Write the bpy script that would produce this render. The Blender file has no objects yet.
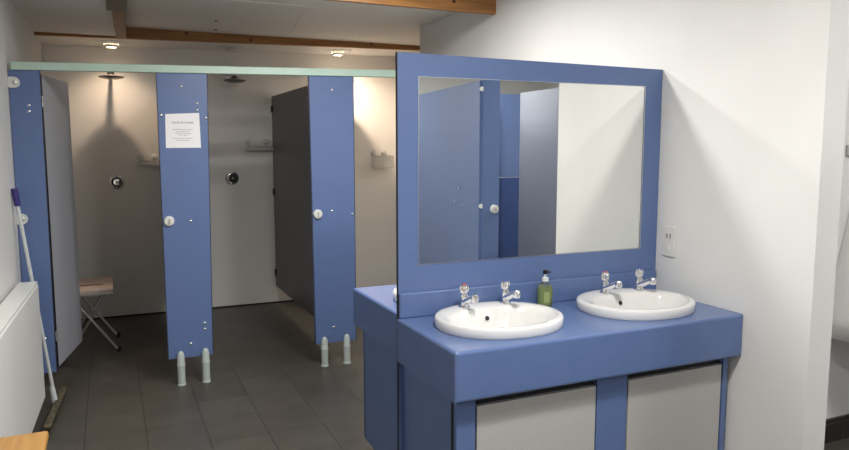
import bpy, bmesh, math, random
from mathutils import Vector, Matrix
random.seed(7)
PI = math.pi
scene = bpy.context.scene
C = bpy.data.collections.new('washroom'); scene.collection.children.link(C)

# ------------------------------------------------------------------ materials
def mat(name, col, rough=.5, metal=0, spec=.5, **kw):
    m = bpy.data.materials.new(name); m.use_nodes = True
    b = m.node_tree.nodes['Principled BSDF']
    b.inputs['Base Color'].default_value = (*col, 1)
    b.inputs['Roughness'].default_value = rough
    b.inputs['Metallic'].default_value = metal
    b.inputs['Specular IOR Level'].default_value = spec
    for k, v in kw.items(): b.inputs[k].default_value = v
    return m

def noise_mat(name, c1, c2, scale=20, rough=.5, stretch=(1, 1, 1), detail=4, bump=0., lo=.35, hi=.65, spec=.5):
    m = mat(name, c1, rough, spec=spec); nt = m.node_tree; b = nt.nodes['Principled BSDF']
    tc = nt.nodes.new('ShaderNodeTexCoord'); mp = nt.nodes.new('ShaderNodeMapping'); mp.inputs['Scale'].default_value = stretch
    n = nt.nodes.new('ShaderNodeTexNoise'); n.inputs['Scale'].default_value = scale; n.inputs['Detail'].default_value = detail
    r = nt.nodes.new('ShaderNodeValToRGB')
    r.color_ramp.elements[0].position = lo; r.color_ramp.elements[1].position = hi
    r.color_ramp.elements[0].color = (*c1, 1); r.color_ramp.elements[1].color = (*c2, 1)
    nt.links.new(tc.outputs['Object'], mp.inputs[0]); nt.links.new(mp.outputs[0], n.inputs[0])
    nt.links.new(n.outputs[0], r.inputs[0]); nt.links.new(r.outputs[0], b.inputs['Base Color'])
    if bump:
        bp = nt.nodes.new('ShaderNodeBump'); bp.inputs['Strength'].default_value = bump; bp.inputs['Distance'].default_value = .002
        nt.links.new(n.outputs[0], bp.inputs['Height']); nt.links.new(bp.outputs[0], b.inputs['Normal'])
    return m

def tile_mat(name, c1, c2, mortar, size, origin, rough, axes=(0, 1), gap=.005):
    m = mat(name, c1, rough); nt = m.node_tree; b = nt.nodes['Principled BSDF']
    tc = nt.nodes.new('ShaderNodeTexCoord')
    sx = nt.nodes.new('ShaderNodeSeparateXYZ'); cx = nt.nodes.new('ShaderNodeCombineXYZ')
    nt.links.new(tc.outputs['Object'], sx.inputs[0])
    for k in (0, 1):
        s = nt.nodes.new('ShaderNodeMath'); s.operation = 'SUBTRACT'; s.inputs[1].default_value = origin[k] - 30 * size[k]
        nt.links.new(sx.outputs[axes[k]], s.inputs[0]); nt.links.new(s.outputs[0], cx.inputs[k])
    br = nt.nodes.new('ShaderNodeTexBrick'); br.offset = 0; br.squash = 1
    br.inputs['Scale'].default_value = 1; br.inputs['Brick Width'].default_value = size[0]; br.inputs['Row Height'].default_value = size[1]
    br.inputs['Mortar Size'].default_value = gap / 2; br.inputs['Mortar Smooth'].default_value = .2; br.inputs['Bias'].default_value = 0
    br.inputs['Color1'].default_value = (*c1, 1); br.inputs['Color2'].default_value = (*c2, 1); br.inputs['Mortar'].default_value = (*mortar, 1)
    nt.links.new(cx.outputs[0], br.inputs[0])
    n = nt.nodes.new('ShaderNodeTexNoise'); n.inputs['Scale'].default_value = 6; n.inputs['Detail'].default_value = 6
    nt.links.new(tc.outputs['Object'], n.inputs[0])
    mx = nt.nodes.new('ShaderNodeMix'); mx.data_type = 'RGBA'; mx.blend_type = 'OVERLAY'; mx.inputs[0].default_value = .35
    nt.links.new(br.outputs['Color'], mx.inputs[6]); nt.links.new(n.outputs[0], mx.inputs[7])
    nt.links.new(mx.outputs[2], b.inputs['Base Color'])
    bp = nt.nodes.new('ShaderNodeBump'); bp.inputs['Strength'].default_value = .4; bp.inputs['Distance'].default_value = .002; bp.invert = True
    nt.links.new(br.outputs['Fac'], bp.inputs['Height']); nt.links.new(bp.outputs[0], b.inputs['Normal'])
    return m

M = {}
M['wall'] = noise_mat('white_paint', (.70, .695, .68), (.73, .725, .71), 3, .6)
M['ceiling'] = noise_mat('ceiling_paint', (.80, .775, .74), (.83, .81, .775), 2, .75)
M['shower_wall'] = noise_mat('shower_cladding', (.82, .80, .77), (.85, .83, .80), 2, .35)
M['floor'] = tile_mat('floor_tiles', (.060, .055, .046), (.072, .066, .055), (.029, .026, .022), (.294, .308), (.115, 3.868), .42)
M['black_tile'] = tile_mat('skirting_tiles', (.018, .017, .016), (.024, .023, .022), (.06, .06, .055), (.2, .3), (3.18, -.2), .25, (0, 2))
M['blue'] = noise_mat('blue_laminate', (.105, .162, .335), (.110, .168, .345), 14, .34)
M['blue_top'] = noise_mat('blue_worktop', (.105, .162, .335), (.112, .170, .35), 18, .26)
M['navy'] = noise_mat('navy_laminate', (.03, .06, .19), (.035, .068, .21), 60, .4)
M['grey'] = noise_mat('grey_laminate', (.37, .385, .43), (.43, .445, .485), 260, .42, detail=2)
M['dark_grey'] = noise_mat('charcoal_laminate', (.15, .145, .16), (.18, .175, .19), 260, .42, detail=2)
M['door_grey'] = noise_mat('speckled_grey_laminate', (.40, .39, .375), (.50, .49, .47), 240, .5, detail=2)
M['edge'] = mat('dark_panel_edge', (.012, .013, .02), .5)
M['black'] = mat('black', (.008, .008, .009), .5)
M['rail'] = noise_mat('pale_green_metal', (.46, .62, .53), (.50, .66, .57), 8, .35)
M['foot'] = noise_mat('pale_plastic', (.43, .48, .47), (.48, .53, .52), 30, .4)
M['nylon'] = noise_mat('white_nylon', (.66, .67, .64), (.72, .73, .70), 30, .35)
M['screw'] = mat('screw_steel', (.72, .72, .74), .25, 1)
M['chrome'] = mat('chrome', (.86, .86, .88), .06, 1)
M['rose'] = mat('dull_chrome', (.22, .21, .20), .3, 1)
M['steel'] = mat('brushed_steel', (.62, .62, .62), .28, 1)
M['ceramic'] = noise_mat('white_ceramic', (.74, .735, .72), (.76, .755, .74), 3, .07)
M['mirror'] = mat('mirror_glass', (.90, .915, .895), .0, 1)
M['beam'] = noise_mat('stained_pine', (.25, .105, .028), (.43, .20, .06), 5, .5, (.6, 9, 9), 5, .2, .3, .7)
M['beam_y'] = noise_mat('stained_pine_long', (.13, .06, .02), (.25, .12, .04), 5, .55, (9, .6, 9), 5, .2, .3, .7)
M['knot'] = mat('knot', (.05, .02, .008), .6)
M['iron'] = mat('dark_strap', (.03, .022, .018), .5)
M['bench'] = noise_mat('varnished_pine', (.46, .23, .055), (.60, .33, .10), 4, .35, (10, .7, 10), 5, .1, .3, .7)
M['radiator'] = noise_mat('radiator_enamel', (.82, .825, .80), (.84, .845, .82), 4, .3)
M['paper'] = noise_mat('paper', (.86, .855, .88), (.88, .875, .90), 20, .7)
M['ink'] = mat('ink', (.25, .25, .30), .8)
M['ink_title'] = mat('ink_title', (.09, .06, .22), .8)
M['switch'] = noise_mat('switch_plastic', (.66, .65, .62), (.69, .68, .65), 20, .35)
M['purple'] = noise_mat('purple_grip', (.035, .022, .17), (.045, .03, .21), 30, .45)
M['pole'] = noise_mat('pole_alloy', (.55, .58, .58), (.62, .65, .65), 20, .35)
M['bristle'] = noise_mat('dirty_rubber', (.035, .03, .02), (.16, .13, .08), 60, .8)
M['seat_pink'] = noise_mat('pink_plastic', (.78, .58, .49), (.84, .64, .54), 20, .45)
M['seat_grey'] = noise_mat('seat_rim_plastic', (.40, .37, .33), (.45, .41, .37), 20, .45)
M['liquid'] = mat('green_soap', (.40, .52, .13), .08, 0, .5, **{'Transmission Weight': .35, 'IOR': 1.33})
M['clear'] = mat('clear_plastic', (.92, .95, .92), .04, 0, .5, **{'Transmission Weight': .95, 'IOR': 1.3})
M['label'] = mat('green_label', (.34, .40, .14), .5)
M['red'] = mat('red_disc', (.55, .05, .04), .3)
M['cold'] = mat('blue_disc', (.05, .10, .5), .3)
m = mat('lamp_glow', (1, .9, .75), .4); b_ = m.node_tree.nodes['Principled BSDF']
b_.inputs['Emission Color'].default_value = (1, .80, .55, 1); b_.inputs['Emission Strength'].default_value = 140; M['glow'] = m
M['lens'] = mat('frosted_lens', (.75, .72, .68), .3)

# ------------------------------------------------------------------ mesh helpers
class MB:
    def __init__(s): s.bm = bmesh.new()
    def box(s, lo, hi, rot=None, at=None):
        """axis aligned box lo..hi; rot (Matrix) about at"""
        vs = [s.bm.verts.new((x, y, z)) for x in (lo[0], hi[0]) for y in (lo[1], hi[1]) for z in (lo[2], hi[2])]
        for f in ((0, 1, 3, 2), (4, 6, 7, 5), (0, 4, 5, 1), (2, 3, 7, 6), (0, 2, 6, 4), (1, 5, 7, 3)): s.bm.faces.new([vs[i] for i in f])
        if rot is not None:
            at = Vector(at) if at is not None else (Vector(lo) + Vector(hi)) / 2
            for v in vs: v.co = at + rot @ (v.co - at)
        return s
    def prism(s, bottom, top):
        """two loops of the same count"""
        a = [s.bm.verts.new(p) for p in bottom]; b = [s.bm.verts.new(p) for p in top]; n = len(a)
        s.bm.faces.new(a[::-1]); s.bm.faces.new(b)
        for i in range(n): s.bm.faces.new((a[i], a[(i + 1) % n], b[(i + 1) % n], b[i]))
        return s
    def rings(s, loops, cap0=True, cap1=True):
        L = [[s.bm.verts.new(p) for p in l] for l in loops]
        n = len(L[0])
        for a, b in zip(L, L[1:]):
            for i in range(n): s.bm.faces.new((a[i], a[(i + 1) % n], b[(i + 1) % n], b[i]))
        if cap0: s.bm.faces.new(L[0][::-1])
        if cap1: s.bm.faces.new(L[-1])
        return s
    def lathe(s, prof, origin=(0, 0, 0), axis=(0, 0, 1), n=24):
        """prof: (radius, height) pairs along axis"""
        q = Vector((0, 0, 1)).rotation_difference(Vector(axis).normalized()); o = Vector(origin)
        return s.rings([[o + q @ Vector((max(r, 1e-4) * math.cos(2 * PI * i / n), max(r, 1e-4) * math.sin(2 * PI * i / n), h)) for i in range(n)] for r, h in prof])
    def tube(s, pts, r, n=12):
        pts = [Vector(p) for p in pts]; loops = []
        rs = r if isinstance(r, (list, tuple)) else [r] * len(pts)
        up = None
        for i, p in enumerate(pts):
            t = (pts[min(i + 1, len(pts) - 1)] - pts[max(i - 1, 0)]).normalized()
            if up is None: up = Vector((0, 0, 1)) if abs(t.z) < .9 else Vector((1, 0, 0))
            u = t.cross(up).normalized(); w = u.cross(t).normalized(); up = w
            loops.append([p + rs[i] * (math.cos(2 * PI * k / n) * u + math.sin(2 * PI * k / n) * w) for k in range(n)])
        return s.rings(loops)
    def ball(s, c, r, sc=(1, 1, 1), n=16):
        prof = [(r * math.sin(PI * k / 10), -r * math.cos(PI * k / 10)) for k in range(11)]
        q = [[Vector(c) + Vector((max(a, 1e-4) * math.cos(2 * PI * i / n) * sc[0], max(a, 1e-4) * math.sin(2 * PI * i / n) * sc[1], h * sc[2])) for i in range(n)] for a, h in prof]
        return s.rings(q)
    def bevel(s, w, seg=2):
        bmesh.ops.bevel(s.bm, geom=list(s.bm.edges), offset=w, segments=seg, affect='EDGES', profile=.5); return s
    def build(s, name, m, parent=None, smooth=False, origin=None):
        bmesh.ops.recalc_face_normals(s.bm, faces=list(s.bm.faces))
        o_ = Vector((0, 0, 0))
        if origin is not None: o_ = Vector(origin)
        elif parent is not None: o_ = Vector(parent.get('_o', (0, 0, 0)))
        bmesh.ops.translate(s.bm, verts=list(s.bm.verts), vec=-o_)
        me = bpy.data.meshes.new(name); s.bm.to_mesh(me); s.bm.free()
        me.materials.append(M[m] if isinstance(m, str) else m)
        if smooth:
            me.shade_smooth()
            try: me.set_sharp_from_angle(angle=math.radians(40))
            except Exception: pass
        ob = bpy.data.objects.new(name, me); C.objects.link(ob)
        if parent is not None: ob.parent = parent; TMP[ob] = o_; ob['_o'] = list(o_)
        else: ob.location = o_; ob['_o'] = list(o_)
        return ob
TMP = {}

def thing(name, label, cat, loc=(0, 0, 0), group=None):
    o = bpy.data.objects.new(name, None); C.objects.link(o); o.empty_display_size = .05
    o.location = loc; o['_o'] = list(loc); o['label'] = label; o['category'] = cat
    if group: o['group'] = group
    return o
def tag(o, label, cat, group=None):
    o['label'] = label; o['category'] = cat
    if group: o['group'] = group
    return o
def struct(o): o['kind'] = 'structure'; return o
def dup(root, loc, label, group=None):
    r = root.copy(); C.objects.link(r); r.location = loc; r['label'] = label
    if group: r['group'] = group
    for ch in list(root.children):
        c = ch.copy(); C.objects.link(c); c.parent = r
        for g in list(ch.children):
            d = g.copy(); C.objects.link(d); d.parent = c
    return r
def mb(): return MB()
def Rz(a): return Matrix.Rotation(a, 3, 'Z')

# ------------------------------------------------------------------ setting
XW = 2.243                       # right wall face
ZC = 2.42
struct(mb().box((-.9, -1.7, -.1), (4.5, 6.8, 0)).build('floor', 'floor'))
# left wall, very slightly out of square
struct(mb().prism([(-.70, -1.7, 0), (-.491, 4.57, 0), (-.455, 6.62, 0), (-.45, 6.7, 0), (-.9, 6.7, 0), (-.9, -1.7, 0)],
                  [(-.70, -1.7, 2.6), (-.491, 4.57, 2.6), (-.455, 6.62, 2.6), (-.45, 6.7, 2.6), (-.9, 6.7, 2.6), (-.9, -1.7, 2.6)]).build('wall_left', 'wall'))
struct(mb().box((-.9, 6.62, 0), (2.9, 6.75, 2.6)).build('wall_back', 'shower_wall'))
struct(mb().box((XW, 1.652, 0), (XW + .115, 5.08, 2.6)).build('wall_right', 'wall'))
struct(mb().prism([(2.343, 4.98, 0), (2.88, 4.98, 0), (2.88, 6.62, 0), (2.75, 6.62, 0), (2.75, 5.08, 0), (2.343, 5.08, 0)],
                  [(2.343, 4.98, 2.6), (2.88, 4.98, 2.6), (2.88, 6.62, 2.6), (2.75, 6.62, 2.6), (2.75, 5.08, 2.6), (2.343, 5.08, 2.6)]).build('wall_shower', 'shower_wall'))
struct(mb().box((XW + .115, 2.28, 0), (4.4, 2.4, 2.6)).build('wall_urinal', 'wall'))
struct(mb().box((4.3, -1.7, 0), (4.45, 2.28, 2.6)).build('wall_far', 'wall'))
struct(mb().box((-.9, -1.75, 0), (4.45, -1.6, 2.6)).build('wall_front', 'wall'))
struct(mb().box((XW + .115, 2.268, 0), (4.3, 2.2799, .125)).build('baseboard_urinal', 'black_tile'))
struct(mb().box((-.45, 6.612, 0), (2.75, 6.6199, .012)).build('baseboard_back', 'black'))
# ceilings: low one on the left, raised one on the right, soffit over the showers
struct(mb().box((-.9, -1.7, 2.345), (.115, 6.06, 2.40)).build('ceiling_left', 'ceiling'))
struct(mb().box((.115, -1.7, ZC), (4.45, 6.06, ZC + .1)).build('ceiling_right', 'ceiling'))
struct(mb().prism([(-.9, 6.10, 2.318), (2.9, 6.10, 2.385), (2.9, 6.7, 2.385), (-.9, 6.7, 2.318)],
                  [(-.9, 6.10, 2.5), (2.9, 6.10, 2.5), (2.9, 6.7, 2.5), (-.9, 6.7, 2.5)]).build('ceiling_shower', 'ceiling'))

def knot(parent, x, y, z, r, ax):
    return mb().lathe([(r, -.0012), (r, .0008), (r * .6, .0012)], (x, y, z), ax, 12).build('wood_knot', 'knot', parent)
t = thing('ceiling_beam', 'long stained pine beam above the shower cubicles, running the room width at back', 'beam', (1, 6.05, 2.3))
mb().prism([(-.46, 6.06, 2.322), (2.75, 6.06, 2.382), (2.75, 6.10, 2.382), (-.46, 6.10, 2.322)],
           [(-.46, 6.06, 2.421), (2.75, 6.06, 2.471), (2.75, 6.10, 2.471), (-.46, 6.10, 2.421)]).build('beam_timber', 'beam', t)
for x, z in ((1.13, 2.378), (2.2, 2.41), (.62, 2.40)): knot(t, x, 6.0595, z, .012, (0, -1, 0))
t = thing('ceiling_beam', 'stained pine beam across top of photo nearer the mirror, ending at the right wall', 'beam', (1.2, 3.85, 2.33))
mb().box((.18, 3.905, 2.316), (XW, 3.945, ZC + .02)).build('beam_timber', 'beam', t)
for x in (1.95, 1.35): knot(t, x, 3.9045, 2.37, .012, (0, -1, 0))
t = thing('ceiling_beam', 'darker brown beam running front to back on ceiling above left shower', 'beam', (.1, 3, 2.33))
mb().prism([(-.15, -1.6, 2.33), (-.06, -1.6, 2.33), (.172, 6.06, 2.33), (.098, 6.06, 2.33)],
           [(-.15, -1.6, 2.45), (-.06, -1.6, 2.45), (.172, 6.06, 2.45), (.098, 6.06, 2.45)]).build('beam_timber', 'beam_y', t)
mb().box((.028, 4.35, 2.318), (.138, 4.78, 2.345)).build('metal_strap', 'iron', t)

t = thing('access_hatch', 'white framed access hatch in ceiling between the pine beams', 'hatch', (1.03, 5.3, ZC))
sk = lambda x, y: (x + .13 * (y - 4.7), y)
mb().prism([(*sk(.70, 4.72), ZC - .002), (*sk(1.25, 4.72), ZC - .002), (*sk(1.25, 5.94), ZC - .002), (*sk(.70, 5.94), ZC - .002)],
           [(*sk(.70, 4.72), ZC), (*sk(1.25, 4.72), ZC), (*sk(1.25, 5.94), ZC), (*sk(.70, 5.94), ZC)]).build('hatch_panel', 'ceiling', t)
f = mb()
for a, b in (((.64, 4.66), (.70, 6.0)), ((1.25, 4.66), (1.31, 6.0)), ((.70, 4.66), (1.25, 4.72)), ((.70, 5.94), (1.25, 6.0))):
    f.prism([(*sk(a[0], a[1]), ZC - .005), (*sk(b[0], a[1]), ZC - .005), (*sk(b[0], b[1]), ZC - .005), (*sk(a[0], b[1]), ZC - .005)],
            [(*sk(a[0], a[1]), ZC), (*sk(b[0], a[1]), ZC), (*sk(b[0], b[1]), ZC), (*sk(a[0], b[1]), ZC)])
f.build('hatch_frame', 'ceiling', t)
for y in (5.85, 5.45): mb().lathe([(.012, 0), (.012, .004), (.008, .006)], (*sk(.67, y), ZC - .005), (0, 0, -1), 10).build('screw_head', 'iron', t)

# ------------------------------------------------------------------ shower cubicles
def zrail(x): return 1.92 + (x + .478) * .0213
YF = 4.57
h = mb().prism([(-.473, 4.545, zrail(-.47)), (XW, 4.545, zrail(XW)), (XW, 4.59, zrail(XW)), (-.473, 4.59, zrail(-.47))],
               [(-.473, 4.545, zrail(-.47) + .045), (XW, 4.545, zrail(XW) + .049), (XW, 4.59, zrail(XW) + .049), (-.473, 4.59, zrail(-.47) + .045)])
tag(h.bevel(.004, 2).build('headrail', 'rail'), 'pale green metal headrail along the top of the shower cubicle fronts', 'rail')

def board(x0, x1, z0, y0=4.56, y1=4.58):
    return mb().prism([(x0[0], y0, z0), (x1[0], y0, z0), (x1[0], y1, z0), (x0[0], y1, z0)],
                      [(x0[1], y0, zrail(x0[1]) - .0004), (x1[1], y0, zrail(x1[1]) - .0004), (x1[1], y1, zrail(x1[1]) - .0004), (x0[1], y1, zrail(x0[1]) - .0004)])
def edge(parent, x, z0, w=.004):
    return mb().prism([(x[0], 4.5595, z0), (x[0] + w, 4.5595, z0), (x[0] + w, 4.5805, z0), (x[0], 4.5805, z0)],
                      [(x[1], 4.5595, zrail(x[1])), (x[1] + w, 4.5595, zrail(x[1])), (x[1] + w, 4.5805, zrail(x[1])), (x[1], 4.5805, zrail(x[1]))]).build('edge_strip', 'edge', parent)
def screw(parent, x, z, r=.009, y=4.56, ax=(0, -1, 0)):
    return mb().lathe([(r, 0), (r, .002), (r * .7, .005), (0, .006)], (x, y, z), ax, 12).build('screw_cap', 'screw', parent, True)
def foot(parent, x, top):
    y = 4.532
    l = mb().lathe([(.027, 0), (.027, .008), (.0235, .012), (.0235, top * .55), (.0255, top * .56), (.0255, top * .62), (.023, top * .64), (.022, top - .03), (.017, top - .012), (.008, top - .002), (0, top)], (x, y, 0), n=20).build('leg', 'foot', parent, True)
    return l
def knob(parent, x, z, y=4.56, ax=(0, -1, 0)):
    k = mb().lathe([(.031, 0), (.031, .012), (.028, .018), (.02, .02)], (x, y, z), ax, 24).build('lock_knob', 'nylon', parent, True)
    a = Vector(ax); p = Vector((x, y, z)) + a * .018
    mb().box((p.x - .004, p.y - .008, p.z - .016), (p.x + .004, p.y + .008, p.z + .016)).build('coin_slot', 'seat_grey', k)
    return k
def bracket(parent, x, z, x2):
    b = mb(); n = 14
    loop = [(x2, z - .03), (x, z - .03)] + [(x + .03 * math.sin(PI * i / n), z - .03 * math.cos(PI * i / n)) for i in range(1, n)] + [(x, z + .03), (x2, z + .03)]
    b.prism([(p[0], 4.558, p[1]) for p in loop], [(p[0], 4.545, p[1]) for p in loop])
    o = b.build('wall_bracket', 'nylon', parent)
    mb().lathe([(.011, 0), (.011, .004), (.006, .006)], (x + .003, 4.545, z), (0, -1, 0), 12).build('bracket_bolt', 'steel', o)
    return o

t = thing('pilaster', 'narrow blue cubicle panel fixed to the left wall beside the radiator', 'panel', (-.4, YF, 0))
board((-.488, -.488), (-.337, -.331), .17).build('panel_board', 'blue', t)
edge(t, (-.339, -.333), .17)
bracket(t, -.462, 1.852, -.4905); bracket(t, -.465, 1.086, -.4905)
for x, z in ((-.396, 1.727), (-.397, 1.693), (-.388, .376), (-.389, .338)): screw(t, x, z)

t = thing('pilaster', 'blue cubicle panel with white paper notice, standing on two plastic feet', 'panel', (.43, YF, 0))
board((.284, .281), (.557, .579), .166).build('panel_board', 'blue', t)
edge(t, (.284, .281), .166); edge(t, (.554, .576), .166)
for x, z in ((.423, 1.862), (.513, 1.762), (.511, 1.701 + .02), (.451, 1.034), (.302, 1.686), (.563, 1.672), (.513, .376), (.512, .337), (.423, .25)): screw(t, x, z)
knob(t, .323, 1.04)
foot(t, .357, .22); foot(t, .507, .222)

t = thing('pilaster', 'blue cubicle panel beside the dark divider, nearest the mirror, on two feet', 'panel', (1.38, YF, 0))
board((1.232, 1.217), (1.526, 1.526), .15).build('panel_board', 'blue', t)
edge(t, (1.232, 1.217), .15); edge(t, (1.523, 1.523), .15)
for x, z in ((1.375, 1.869), (1.211 + .024, 1.048), (1.363, 1.062), (1.508, 1.036), (1.365, .258)): screw(t, x, z)
knob(t, 1.262, 1.046)
foot(t, 1.288, .205); foot(t, 1.447, .207)

# notice: a sheet of paper with a short heading; the body text is too small to read in the photograph
t = thing('paper_notice', 'square white paper notice with a purple heading stuck on blue panel', 'notice', (.425, 4.559, 1.59))
mb().prism([(.322, 4.5597, 1.487), (.527, 4.5597, 1.489), (.523, 4.5597, 1.702), (.325, 4.5597, 1.692)],
           [(.322, 4.5588, 1.487), (.527, 4.5588, 1.489), (.523, 4.5588, 1.702), (.325, 4.5588, 1.692)]).build('paper_sheet', 'paper', t)
cu = bpy.data.curves.new('heading', 'FONT'); cu.body = 'PLEASE BE AWARE'; cu.size = .0155; cu.align_x = 'CENTER'; cu.align_y = 'CENTER'
to = bpy.data.objects.new('tmp', cu); C.objects.link(to); bpy.context.view_layer.update()
me = bpy.data.meshes.new_from_object(to.evaluated_get(bpy.context.evaluated_depsgraph_get())); bpy.data.objects.remove(to)
me.materials.clear(); me.materials.append(M['ink_title'])
ho = bpy.data.objects.new('heading', me); C.objects.link(ho); ho.parent = t; ho.rotation_euler = (PI / 2, 0, 0)
ho.location = Vector((.424, 4.5584, 1.641)) - Vector(t.location)
body = mb()
for z, x0, x1 in ((1.600, .365, .482), (1.588, .385, .465), (1.577, .376, .474), (1.566, .395, .455), (1.546, .367, .480), (1.533, .388, .460)):
    x = x0
    while x < x1:
        w = random.uniform(.006, .015); body.box((x, 4.5583, z - .0014), (min(x + w, x1), 4.5588, z + .0014)); x += w + .0035
body.build('body_text', 'ink', t)['kind'] = 'stuff'

# doors and dividers
def leaf(a, b, z0, z1, th=.02):
    a, b = Vector((a[0], a[1], 0)), Vector((b[0], b[1], 0)); n = (b - a).normalized().cross(Vector((0, 0, 1))) * th / 2
    q = [a + n, b + n, b - n, a - n]
    return mb().prism([(p.x, p.y, z0) for p in q], [(p.x, p.y, z1) for p in q])
t = thing('cubicle_door', 'pale grey shower door standing open into the left cubicle', 'door', (-.34, 4.6, 0))
leaf((-.338, 4.615), (-.228, 5.19), .185, 1.908).build('door_leaf', 'grey', t)
leaf((-.3401, 4.604), (-.338, 4.615), .185, 1.908, .021).build('edge_strip', 'edge', t)
for z in (1.75, .38): mb().tube([(-.333, 4.592, z - .03), (-.333, 4.592, z + .03)], .008).build('hinge', 'screw', t)
t = thing('cubicle_door', 'grey shower door standing open into the second cubicle behind the notice panel', 'door', (.55, 4.6, 0))
leaf((.553, 4.605), (.50, 5.19), .185, 1.915).build('door_leaf', 'grey', t)
for z in (1.73, .36): mb().tube([(.557, 4.592, z - .03), (.557, 4.592, z + .03)], .008).build('hinge', 'screw', t)
t = thing('cubicle_divider', 'grey divider between first and second shower cubicles, behind the notice panel', 'divider', (.43, 5.6, 0))
mb().box((.422, 4.582, .166), (.440, 6.61, 1.935)).build('divider_board', 'grey', t)
t = thing('cubicle_divider', 'dark charcoal divider between second and third shower cubicles', 'divider', (1.42, 5.6, 0))
mb().box((1.411, 4.582, .166), (1.429, 6.618, 1.957)).build('divider_board', 'dark_grey', t)
for z in (1.84, 1.07, .30):
    o = mb().box((1.40, 6.57, z - .03), (1.411, 6.62, z + .03)).bevel(.004).build('wall_bracket', 'edge', t)
screw(t, 1.411, 1.09, .008, 6.33, (-1, 0, 0)); screw(t, 1.411, 1.87, .008, 6.35, (-1, 0, 0))

# shower fittings
def shower_head(x, z, label):
    t = thing('overhead_shower', label, 'shower head', (x, 6.35, z), 'round shower heads on the back wall')
    mb().lathe([(0, -.012), (.05, -.009), (.088, .0), (.097, .008), (.097, .013), (.06, .020), (.028, .028), (.022, .05), (0, .052)], (x, 6.35, z), n=32).build('rose', 'rose', t, True)
    mb().tube([(x, 6.35, z + .045), (x, 6.40, z + .06), (x, 6.50, z + .062), (x, 6.618, z + .062)], .011).build('arm', 'chrome', t, True)
    mb().lathe([(.03, 0), (.028, .008), (.014, .012)], (x, 6.6208, z + .062), (0, -1, 0)).build('wall_flange', 'chrome', t, True)
shower_head(.05, 2.05, 'round chrome shower head in left cubicle under the lit ceiling light')
shower_head(1.035, 2.058, 'round chrome shower head in second cubicle, between the two blue panels')
shower_head(2.03, 2.082, 'shower head in third cubicle, only its rim showing beside right blue panel')
def valve(x, z, label, dark):
    t = thing('shower_valve', label, 'shower valve', (x, 6.62, z), 'round shower valves on the back wall')
    mb().lathe([(.062, 0), (.06, .008), (.05, .014), (.03, .016)], (x, 6.6208, z), (0, -1, 0), 32).build('plate', 'chrome', t, True)
    k = mb().lathe([(.030, 0), (.030, .03), (.026, .038), (0, .04)], (x, 6.604, z), (0, -1, 0), 24).build('control_knob', 'black' if dark else 'chrome', t, True)
    mb().lathe([(.043, 0), (.043, .005), (.04, .008)], (x + (.008 if dark else 0), 6.606, z), (0, -1, 0), 28).build('collar', 'black', t, True)
    mb().ball((x, 6.562, z), .010).build('push_button', 'chrome', k, True)
valve(.056, 1.19, 'round chrome shower valve on wall of left cubicle, under the shadow', False)
valve(1.03, 1.205, 'round chrome and black shower valve on wall of second cubicle', True)
def towel_bar(x0, x1, z, zk, ks, label):
    t = thing('soap_shelf', label, 'shelf', ((x0 + x1) / 2, 6.6, z))
    mb().box((x0, 6.56, z), (x1, 6.618, z + .006)).build('shelf_tray', 'steel', t)
    mb().tube([(x0, 6.565, z + .022), (x1, 6.565, z + .022)], .005).build('front_rail', 'steel', t)
    mb().box((x0, 6.557, z - .012), (x1, 6.563, z + .008)).build('front_lip', 'nylon', t)
    for k in ks:
        mb().lathe([(.026, 0), (.026, .01), (.02, .022), (.01, .026)], (k, 6.6208, zk), (0, -1, 0), 20).build('suction_mount', 'nylon', t, True)
        mb().box((k - .004, 6.606, z), (k + .004, 6.612, zk)).build('hanger_rod', 'steel', t)
towel_bar(.225, .418, 1.345, 1.40, (.255, .37), 'slim metal soap shelf on wall of left cubicle behind the notice panel')
towel_bar(1.155, 1.405, 1.472, 1.537, (1.185, 1.352), 'slim metal soap shelf on wall of second cubicle beside dark divider')
t = thing('wire_basket', 'small chrome wire soap basket on wall of third cubicle beside the mirror panel', 'basket', (2.48, 6.57, 1.28))
bk = mb(); x0, x1, y0, y1, z0, z1 = 2.387, 2.583, 6.50, 6.605, 1.29, 1.40
for z in (z0, z1): bk.tube([(x0, y0, z), (x1, y0, z), (x1, y1, z), (x0, y1, z), (x0, y0, z)], .005, 8)
bk.build('rim_wire', 'steel', t)
bk = mb()
for i in range(10):
    x = x0 + (x1 - x0) * i / 9; bk.tube([(x, y1, z1), (x, y1, z0), (x, y0, z0), (x, y0, z1)], .0022, 6)
for i in range(1, 5):
    z = z0 + (z1 - z0) * i / 5; bk.tube([(x0, y0, z), (x1, y0, z)], .0018, 6)
for i in range(1, 4):
    y = y0 + (y1 - y0) * i / 4; bk.tube([(x0, y, z1), (x0, y, z0), (x1, y, z0), (x1, y, z1)], .002, 6)
bk.build('mesh_wires', 'steel', t)
for x in (2.42, 2.525): mb().lathe([(.03, 0), (.03, .012), (.022, .026), (.01, .03)], (x, 6.6208, 1.425), (0, -1, 0), 20).build('suction_mount', 'steel', t, True)
for x in (2.42, 2.525): mb().tube([(x, 6.605, 1.425), (x, 6.604, 1.395)], .004).build('hanger_rod', 'steel', t)

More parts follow.
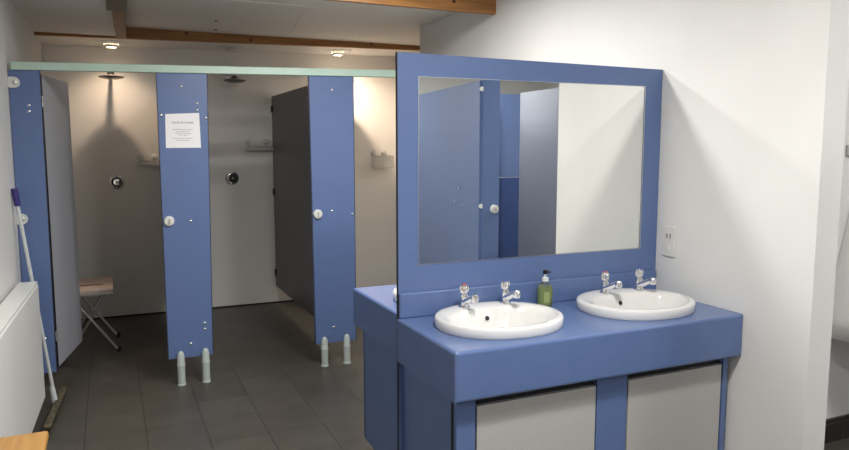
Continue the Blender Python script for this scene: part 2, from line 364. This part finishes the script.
def downlight(x, y, z, label, lit):
    t = thing('ceiling_downlight', label, 'light', (x, y, z), 'round lights in the shower ceiling')
    mb().lathe([(.125, 0), (.125, -.006), (.105, -.014), (.06, -.016), (.055, -.004), (.02, -.003), (0, -.003)], (x, y, z), n=32).build('trim_ring', 'nylon', t, True)
    mb().lathe([(.05, -.014), (.056, -.030), (.048, -.042), (.038, -.042), (.036, -.02)], (x, y, z), n=28).build('reflector', 'lens', t, True)
    o = mb().lathe([(0, -.002), (.018, -.004), (.02, -.02), (.012, -.03), (0, -.032)], (x, y, z), n=16).build('bulb', 'glow' if lit else 'lens', t, True)
downlight(.062, 6.34, 2.336, 'lit round ceiling light above the left shower cubicle', True)
downlight(1.02, 6.33, 2.353, 'unlit round ceiling light above the second shower cubicle', False)
downlight(1.97, 6.33, 2.370, 'lit round ceiling light above the third cubicle, by right blue panel', True)

# folding shower stool
t = thing('folding_stool', 'folding stool with pink slatted plastic seat and crossed metal legs in left cubicle', 'stool', (-.17, 5.7, 0))
s = mb().box((-.345, 5.47, .456), (-.012, 5.93, .484)).bevel(.009, 2).build('seat', 'seat_pink', t, True)
mb().box((-.24, 5.60, .4835), (-.08, 5.63, .4855)).build('hand_slot', 'black', s)
mb().box((-.345, 5.462, .432), (-.010, 5.94, .457)).bevel(.006, 2).build('seat_rim', 'seat_grey', t, True)
for y in (5.50, 5.92):
    mb().tube([(-.30, y, .44), (-.02, y, .04), (.005, y, .016), (.008, y, .0)], .0105).build('leg', 'steel', t, True)
    mb().tube([(-.04, y + .024, .44), (-.31, y + .024, .04), (-.335, y + .024, .016), (-.338, y + .024, .0)], .0105).build('leg', 'steel', t, True)
    mb().lathe([(.014, 0), (.014, .03), (.011, .034)], (.008, y, 0.0), n=12).build('rubber_tip', 'black', t)
    mb().lathe([(.014, 0), (.014, .03), (.011, .034)], (-.338, y + .024, 0.0), n=12).build('rubber_tip', 'black', t)
mb().tube([(-.167, 5.49, .246), (-.167, 5.955, .246)], .006).build('pivot_rod', 'steel', t)

# ------------------------------------------------------------------ radiator, squeegee, bench
def XL(y): return -.491 + (y - 4.57) * .0354       # left wall face
t = thing('radiator', 'white panel radiator on the left wall next to the cubicles', 'radiator', (-.45, 3.3, 0))
def xr(y, o): return XL(y) + o + (.011 if o > .05 else 0)
def rbox(y0, y1, o0, o1, z0, z1):
    return mb().prism([(xr(y0, o0), y0, z0), (xr(y0, o1), y0, z0), (xr(y1, o1), y1, z0), (xr(y1, o0), y1, z0)],
                      [(xr(y0, o0), y0, z1), (xr(y0, o1), y0, z1), (xr(y1, o1), y1, z1), (xr(y1, o0), y1, z1)])
rbox(2.88, 4.33, .088, .104, .10, .742).bevel(.005, 2).build('front_panel', 'radiator', t)
rbox(2.88, 4.33, .03, .042, .10, .742).bevel(.004, 2).build('back_panel', 'radiator', t)
g = rbox(2.875, 4.335, .022, .100, .744, .760).bevel(.003, 2).build('top_grille', 'radiator', t)
rbox(4.33, 4.337, .024, .100, .11, .745).build('side_cover', 'radiator', t)
rbox(2.873, 2.88, .024, .100, .11, .745).build('side_cover', 'radiator', t)
for y in (3.0, 4.0): rbox(y, y + .04, 0, .03, .2, .6).build('wall_bracket', 'radiator', t)

t = thing('floor_squeegee', 'long-handled floor squeegee with purple grip leaning on the left wall', 'squeegee', (-.33, 4.4, 0))
p0, p1 = Vector((-.347, 4.43, .06)), Vector((-.479, 4.42, 1.268))
mb().tube([p0, p0.lerp(p1, .93)], .0098).build('handle', 'pole', t, True)
mb().tube([p0.lerp(p1, .92), p0.lerp(p1, .925), p1], [.0155, .0165, .0165], 14).build('grip', 'purple', t, True)
mb().lathe([(.017, 0), (.015, .08), (.011, .10)], (-.347, 4.43, .03), p1 - p0, 14).build('socket', 'pole', t, True)
a, b = Vector((-.360, 4.02, 0)), Vector((-.312, 4.66, 0)); d = (b - a).normalized(); n = Vector((d.y, -d.x, 0))
def hd(w, z0, z1):
    q = [a + n * w, b + n * w, b - n * w, a - n * w]
    return mb().prism([(p.x, p.y, z0) for p in q], [(p.x, p.y, z1) for p in q])
hd(.018, .022, .046).bevel(.006).build('head', 'bristle', t)
hd(.010, .0, .024).build('blade', 'black', t)

t = thing('wooden_bench', 'corner of varnished yellow pine bench in front of the radiator', 'bench', (-.42, 2.3, 0))
mb().box((-.545, 1.3, .42), (-.250, 2.855, .45)).bevel(.008, 3).build('seat_board', 'bench', t)
for y in (1.4, 2.70):
    mb().box((-.53, y, .37), (-.27, y + .05, .42)).build('cross_rail', 'bench', t)
    for x in (-.53, -.31): mb().box((x, y, 0), (x + .04, y + .05, .37)).build('leg', 'bench', t)

# ------------------------------------------------------------------ vanity screen with the mirror
YP = 2.43; X0 = .983; XR = XW - .002
t = thing('framed_mirror', 'large mirror set in tall blue panel between the two basin counters', 'mirror', (1.6, YP, 0))
# board is a frame around the mirror, from the floor to the top edge
ml, mr, mb_, mt = 1.069, 2.145, 1.048, 1.756
def slab(lo, hi): return mb().box(lo, hi)
fr = mb()
fr.box((X0, YP, 0), (XR, YP + .014, mb_)).box((X0, YP, mb_), (ml, YP + .014, mt)).box((mr, YP, mb_), (XR, YP + .014, mt))
fr.prism([(X0, YP, mt), (XR, YP, mt), (XR, YP + .014, mt), (X0, YP + .014, mt)], [(X0, YP, 1.842), (XR, YP, 1.833), (XR, YP + .014, 1.833), (X0, YP + .014, 1.842)])
fr.build('blue_frame', 'blue', t)
mb().box((ml, YP + .002, mb_), (mr, YP + .013, mt)).build('mirror_glass', 'mirror', t)
mb().box((X0 - .002, YP - .0005, 0), (X0, YP + .0145, 1.842)).build('edge_strip', 'edge', t)
e = mb()
for lo, hi in (((ml - .003, mb_ - .003), (mr + .003, mb_)), ((ml - .003, mt), (mr + .003, mt + .002)), ((ml - .003, mb_), (ml, mt)), ((mr, mb_), (mr + .003, mt))):
    e.box((lo[0], YP - .001, lo[1]), (hi[0], YP + .001, hi[1]))
e.build('mirror_trim', 'steel', t)

# ------------------------------------------------------------------ counters
ZT = .845; ZB = .676
def ellipse(cx, cy, a, b, z, n=64, p=2.12, back=1.0):
    out = []
    for i in range(n):
        u = 2 * PI * i / n; c, s = math.cos(u), math.sin(u)
        k = (abs(c) ** p + abs(s) ** p) ** (-1 / p)
        out.append(Vector((cx + a * k * c, cy + b * k * s * (back if s > 0 else 1), z)))
    return out
BA, BB = .240, .206
def counter(name, y0, y1, basins, up_y, label, X0=X0):
    """worktop with apron from y0 (front) to y1; holes for the basins; upstand against the screen"""
    t = thing('worktop', label, 'worktop', (1.6, (y0 + y1) / 2, ZB))
    ya, yb = min(y0, y1), max(y0, y1)
    top = mb().box((X0 - .005, ya, ZB), (XW - .001, yb, ZT))
    sg = 1 if y0 < y1 else -1
    es = [e for e in top.bm.edges if all(abs(v.co.y - y0) < 1e-5 for v in e.verts)] + [e for e in top.bm.edges if all(v.co.x < X0 for v in e.verts) and all(v.co.z > ZT - .001 for v in e.verts)]
    bmesh.ops.bevel(top.bm, geom=list(set(es)), offset=.010, segments=3, affect='EDGES', profile=.5)
    o = top.build('counter_top', 'blue_top', t)
    # cut the basin holes
    for bx, by in basins:
        cut = mb().rings([ellipse(bx, by, BA - .012, BB - .012, z) for z in (ZT - .155, ZT + .05)])
        c = cut.build('cutter', 'blue_top')
        md = o.modifiers.new('cut', 'BOOLEAN'); md.operation = 'DIFFERENCE'; md.solver = 'EXACT'
        c.location = Vector(c['_o']); md.object = c
        # the counter's mesh is local to its Empty: bring the cutter into the same place through the world matrix
        bpy.context.view_layer.update()
        me = bpy.data.meshes.new_from_object(o.evaluated_get(bpy.context.evaluated_depsgraph_get()))
        o.modifiers.clear(); o.data = me; bpy.data.objects.remove(c)
    us = mb().box((X0, min(up_y), ZT), (XW - .006, max(up_y), .942))
    us.bevel(.005, 2).build('upstand', 'blue_top', t)
    return t
YC = 1.935
counter('near', YC, YP, [(1.287, 2.193), (1.923, 2.193)], (YP - .016, YP), 'blue worktop with thick front edge under the mirror, holding two basins')
YQ = 3.055; YPB = YP + .014
counter('far', YQ, YPB, [(1.315, YPB + .235), (1.915, YPB + .235)], (YPB, YPB + .016), 'blue worktop on the far side of the mirror panel, facing the showers', 1.012)

def cabinet(yf, yb, label, xa, zb):
    sg = 1 if yb > yf else -1
    t = thing('vanity_cabinet', label, 'cabinet', (1.6, yf, 0))
    def bx(x0, x1, a, b, z0, z1): return mb().box((x0, min(a, b), z0), (x1, max(a, b), z1))
    bx(xa, xa + .018, yf + sg * .034, yb, zb, ZB).build('end_panel', 'blue', t)
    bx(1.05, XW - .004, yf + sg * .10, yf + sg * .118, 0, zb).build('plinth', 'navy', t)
    bx(xa + .001, XW - .03, yf + sg * .022, yf + sg * .034, zb, ZB).build('gap_shade_backing', 'black', t)  # backing sheet coloured black to give the shade in the cabinet gaps
    for x0, x1 in ((xa + .004, 1.078), (1.580, 1.716), (2.200, 2.223)):
        bx(x0, x1, yf, yf + sg * .022, zb, .672).build('stile', 'blue', t)
    for i, (x0, x1) in enumerate(((1.087, 1.577), (1.727, 2.194))):
        d = bx(x0, x1, yf + sg * .004, yf + sg * .022, .15, .633)
        d.build('cabinet_door', 'door_grey', t)
    return t
cabinet(1.985, YP - .002, 'blue cabinet with two pale grey doors under the near basins', 1.004, .12)
cabinet(3.005, YPB + .002, 'blue cabinet under the far worktop, behind the mirror panel', 1.034, .14)

# ------------------------------------------------------------------ basins
def basin(cx, cy, label, flip=1):
    t = thing('wash_basin', label, 'basin', (cx, cy, ZT), 'oval white basins set in the blue worktops')
    L = []
    def el(a, b, z, dy=0): return [Vector((p.x, cy + flip * (p.y - cy) + 0, p.z)) for p in ellipse(cx, cy + dy, a, b, z)]
    L.append(el(BA - .004, BB - .004, ZT + .0005))
    L.append(el(BA, BB, ZT + .006)); L.append(el(BA + .001, BB + .001, ZT + .031)); L.append(el(BA - .0015, BB - .0015, ZT + .0375)); L.append(el(BA - .006, BB - .006, ZT + .040))
    L.append(el(BA - .020, BB - .020, ZT + .040))
    # bowl: shifted to the front, leaving a tap deck at the back
    for a, b, z, dy in ((.217, .148, .0385, -.034), (.211, .142, .034, -.035), (.203, .134, .018, -.036), (.188, .120, -.025, -.036), (.160, .100, -.070, -.034), (.115, .075, -.100, -.03), (.05, .04, -.112, -.025), (.022, .022, -.114, -.025)):
        L.append(el(a, b, ZT + z, dy))
    # underside
    for a, b, z, dy in ((.03, .03, -.128, -.025), (.06, .05, -.126, -.025), (.125, .085, -.114, -.03), (.172, .112, -.084, -.034), (.200, .132, -.030, -.036), (.214, .146, -.003, -.03)):
        L.append(el(a, b, ZT + z, dy))
    L.append(el(BA - .025, BB - .025, ZT - .001))
    b = mb(); lo = [[b.bm.verts.new(p) for p in l] for l in L]; n = len(lo[0])
    for a_, c_ in zip(lo, lo[1:] + lo[:1]):
        for i in range(n): b.bm.faces.new((a_[i], a_[(i + 1) % n], c_[(i + 1) % n], c_[i]))
    # close the drain ring between bowl bottom and underside is part of the loop; build the waste as its own part
    b.build('bowl', 'ceramic', t, True)
    mb().lathe([(.026, -.003), (.026, .001), (.018, .002), (.012, -.002), (0, -.002)], (cx, cy - flip * .025, ZT - .113), n=24).build('waste', 'chrome', t, True)
    # overflow hole in the back slope of the bowl
    p = Vector((cx, cy + flip * .0905, ZT + .002)); ax = Vector((0, -flip * .95, .32))
    mb().lathe([(.012, -.003), (.012, .0012), (.0095, .002)], p, ax, 18).build('overflow_ring', 'ceramic', t, True)
    mb().lathe([(.0092, 0), (.0092, .003)], p, ax, 18).build('overflow_hole', 'black', t)
    return t
B1 = basin(1.287, 2.193, 'white oval basin nearer the camera, left of the green soap bottle')
B2 = dup(B1, (1.923, 2.193, ZT), 'white oval basin next to the right wall, right of the soap bottle')
B3 = basin(1.315, YPB + .235, 'white basin on far worktop, a sliver showing left of the mirror panel', -1)
B4 = dup(B3, (1.915, YPB + .235, ZT), 'white basin on far worktop at its right wall end')

# ------------------------------------------------------------------ taps
ZD = ZT + .0395
def tap(x, y, label, hot, rot=0):
    t = thing('pillar_tap', label, 'tap', (0, 0, 0), 'chrome pillar taps on the basins')
    mb().lathe([(.023, 0), (.023, .004), (.017, .008), (.0145, .014), (.015, .034), (.0165, .042), (.0155, .050), (.011, .053), (.009, .058)], n=22).build('tap_body', 'chrome', t, True)
    s = mb().tube([(0, .004, .020), (0, -.022, .030), (0, -.05, .043), (0, -.076, .055), (0, -.087, .057)], [.015, .0135, .0115, .0105, .0105], 16).build('spout', 'chrome', t, True)
    mb().lathe([(.009, .068), (.0135, .062), (.0145, .054), (.0135, .043), (.011, .039), (.009, .040)], (0, -.085, 0), n=18).build('nozzle', 'chrome', s, True)
    L = []
    for r, z, k in ((.010, .056, 0), (.014, .059, .1), (.0165, .064, .22), (.0175, .074, .25), (.0175, .082, .22), (.015, .088, .15), (.011, .090, 0)):
        L.append([(r * (1 + k * math.cos(4 * u)) * math.cos(u), r * (1 + k * math.cos(4 * u)) * math.sin(u), z) for u in [2 * PI * i / 32 for i in range(32)]])
    hdl = mb().rings(L).build('handle', 'chrome', t, True)
    mb().lathe([(.0085, .0895), (.0085, .0918), (.006, .0925)], n=16).build('indicator_disc', 'red' if hot else 'cold', hdl)
    t.location = (x, y, ZD); t.rotation_euler = (0, 0, rot)
    return t
T = tap(1.216, 2.335, 'chrome tap at left of the near basin, with red top', True)
tap(1.398, 2.335, 'chrome tap at right of the near basin, beside the soap bottle', False)
dup(T, (1.877, 2.327, ZD), 'chrome tap at left of the basin beside the right wall')
tap(2.056, 2.325, 'chrome tap at right of right-hand basin, closest to the right wall', False)

# ------------------------------------------------------------------ soap bottle
sx, sy = 1.610, 2.375
t = thing('soap_bottle', 'clear pump bottle of green liquid soap standing between the two basins', 'bottle', (sx, sy, ZT))
def rr(a, b, z, p=3.2): return [(q.x, q.y, q.z) for q in ellipse(sx, sy, a, b, ZT + z, 32, p)]
mb().rings([rr(.028, .018, .0005), rr(.031, .021, .004), rr(.031, .021, .075), rr(.027, .018, .086), rr(.018, .014, .096, 2), rr(.0115, .0115, .100, 2), rr(.0115, .0115, .108, 2)]).build('bottle_shell', 'clear', t, True)
mb().rings([rr(.0265, .0165, .003), rr(.0295, .0195, .006), rr(.0295, .0195, .074), rr(.0285, .0185, .080)]).build('liquid_soap', 'liquid', t, True)
mb().box((sx - .020, sy - .0219, ZT + .018), (sx + .010, sy - .0211, ZT + .062)).build('front_label', 'label', t)
pm = mb().lathe([(.0135, .104), (.0135, .118), (.009, .121), (.0045, .122), (.0045, .138)], (sx, sy, ZT), n=18).build('pump_collar', 'nylon', t, True)
mb().rings([rr(.009, .008, .134, 2), rr(.011, .010, .138, 2), rr(.011, .010, .147, 2), rr(.007, .006, .150, 2)]).build('pump_head', 'black', t, True)
mb().tube([(sx, sy, ZT + .144), (sx + .012, sy - .010, ZT + .144), (sx + .016, sy - .014, ZT + .140)], .0042, 10).build('pump_nozzle', 'black', t, True)

# ------------------------------------------------------------------ wall socket
t = thing('shaver_socket', 'white shaver socket plate on the right wall beside the mirror panel', 'socket', (XW, 2.345, 1.08))
mb().box((XW - .009, 2.312, 1.015), (XW, 2.386, 1.150)).bevel(.003, 2).build('face_plate', 'switch', t)
for y in (2.358, 2.338): mb().box((XW - .0112, y - .0015, 1.096), (XW - .0085, y + .0015, 1.116)).build('pin_slot', 'black', t)
mb().box((XW - .013, 2.340, 1.035), (XW - .0085, 2.352, 1.062)).bevel(.001).build('selector_switch', 'switch', t)

# ------------------------------------------------------------------ urinal in the next room
ux, uy = 3.42, 2.278
t = thing('urinal', 'white ceramic urinal bowl, cut off behind the end of the right wall', 'urinal', (ux, uy, .5))
def ur(w, d, z):     # half outline: against the wall, bulging to the front
    return [Vector((ux + w * math.sin(u), uy - .001 - d * max(0, math.cos(u)) ** .8, z)) for u in [-PI / 2 + PI * i / 20 for i in range(21)]]
def ring(w, d, z, slope=0): return [Vector((p.x, p.y, p.z + slope * (uy - p.y))) for p in ur(w, d, z)]
out = [ring(.08, .12, .535), ring(.16, .22, .54), ring(.21, .28, .56), ring(.235, .305, .60), ring(.24, .31, .64), ring(.23, .29, .67),
       ring(.20, .20, .79), ring(.155, .12, .95), ring(.115, .075, 1.10), ring(.09, .05, 1.22), ring(.05, .03, 1.27)]
mb().rings(out).build('urinal_bowl', 'ceramic', t, True)
inn = [ring(.205, .262, .6515), ring(.16, .10, .80), ring(.10, .06, 1.0)]
mb().tube([(ux, uy - .03, 1.26), (ux, uy - .03, 1.9)], .012).build('flush_pipe', 'chrome', t, True)
mb().box((3.268, uy - .02, 1.455), (3.30, uy, 1.505)).bevel(.003).build('pipe_clip', 'steel', t)

# ------------------------------------------------------------------ toilet cubicle on the camera's side, seen in the mirror
t = thing('toilet_partition', 'wide blue cubicle partition reflected at left of the mirror', 'divider', (2.4, -.1, 0))
leaf((2.348, .585), (2.525, -.90), .10, 1.945).build('partition_board', 'blue', t)
for x, y, z in ((2.396, .19, 1.184), (2.407, .10, 1.072), (2.385, .28, 1.061)): mb().lathe([(.011, 0), (.011, .003), (.006, .006)], (x - .012, y, z), (-1, -.12, 0), 12).build('screw_cap', 'screw', t)
for z in (1.887, 1.083):
    b = mb().lathe([(.016, -.012), (.016, .012)], (2.355, .59, z), (-.7, .7, 0), 16).build('clamp_bracket', 'nylon', t, True)
t = thing('toilet_pilaster', 'narrow blue cubicle post with white knob reflected in the mirror', 'panel', (2.39, .6, 0))
mb().box((2.355, .59, 0), (2.484, .61, 2.0)).build('post_board', 'blue', t)
k = mb().lathe([(.031, 0), (.031, .014), (.027, .02), (.0, .021)], (2.444, .61, 1.06), (0, 1, 0), 24).build('lock_knob', 'nylon', t, True)
mb().lathe([(.013, 0), (.013, .004)], (2.444, .63, 1.06), (0, 1, 0), 16).build('indicator', 'steel', k, True)
t = thing('toilet_door', 'pale grey toilet door standing open, reflected near middle of the mirror', 'door', (3.1, .3, 0))
leaf((3.165, .46), (3.173, -.22), .12, 1.94).build('door_leaf', 'grey', t)
t = thing('toilet_back_panel', 'plain blue panel at back of toilet cubicle, reflected beside the grey door', 'panel', (2.9, -.5, 0))
mb().box((2.54, -.52, 1.225), (3.35, -.50, 1.95)).build('panel_board', 'blue', t)
t = thing('cistern_box', 'dark blue boxed cistern casing low in the reflected toilet cubicle', 'panel', (2.9, -.4, 0))
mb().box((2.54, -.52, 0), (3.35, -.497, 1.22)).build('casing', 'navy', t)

# ------------------------------------------------------------------ light
def area(name, loc, size, power, col=(1, .93, .82), rot=(0, 0, 0), shape='DISK', sy=None):
    l = bpy.data.lights.new(name, 'AREA'); l.shape = shape; l.size = size; l.energy = power; l.color = col
    if sy: l.size_y = sy
    o = bpy.data.objects.new(name, l); o.location = loc; o.rotation_euler = rot; C.objects.link(o); return o
def spot(name, loc, power, col, ang=150, r=.02, blend=.6):
    l = bpy.data.lights.new(name, 'SPOT'); l.energy = power; l.color = col; l.spot_size = math.radians(ang); l.shadow_soft_size = r; l.spot_blend = blend
    o = bpy.data.objects.new(name, l); o.location = loc; C.objects.link(o); return o
NEUT = (1, .975, .93)
area('lamp_front', (.96, 1.15, 2.40), .22, 37, NEUT)
area('fill_back', (1.6, -.95, 2.40), .22, 20, NEUT)  # added fill light, lifts the walls behind the camera
area('lamp_screen', (1.02, 2.85, 2.40), .17, 27, NEUT)
area('lamp_middle', (1.35, 3.40, 2.40), .12, 17, NEUT)
area('fill_urinals', (3.3, .9, 2.40), .25, 25, NEUT)  # added fill light for the wall end and the urinal room
area('fill_toilets', (2.62, -.2, 2.40), .25, 14, NEUT)  # added fill light over the cubicle, brightens the reflected grey door
WARM = (1, .74, .52)
spot('shower_lamp_left', (.062, 6.345, 2.285), 16, WARM, 130, .012, 1)
spot('shower_lamp_third', (2.0, 6.30, 2.315), 60, (1, .80, .60), 146, .02, 1).rotation_euler = (0, -math.radians(18), 0)

w = bpy.data.worlds.new('world'); w.use_nodes = True; scene.world = w
w.node_tree.nodes['Background'].inputs[0].default_value = (.9, .95, 1, 1); w.node_tree.nodes['Background'].inputs[1].default_value = .1

# ------------------------------------------------------------------ camera
cam = bpy.data.cameras.new('camera'); co = bpy.data.objects.new('camera', cam); C.objects.link(co)
co.location = (0, 0, 1.5); co.rotation_euler = (math.radians(90 - 6.45), 0, math.radians(-24.2))
cam.sensor_width = 36; cam.lens = 700 / 849 * 36; cam.clip_start = .02
scene.camera = co
scene.view_settings.view_transform = 'Standard'; scene.view_settings.look = 'None'
scene.view_settings.gamma = 1; scene.view_settings.use_curve_mapping = False
scene.view_settings.exposure = 0.07

for o in C.objects:
    if '_o' in o: del o['_o']
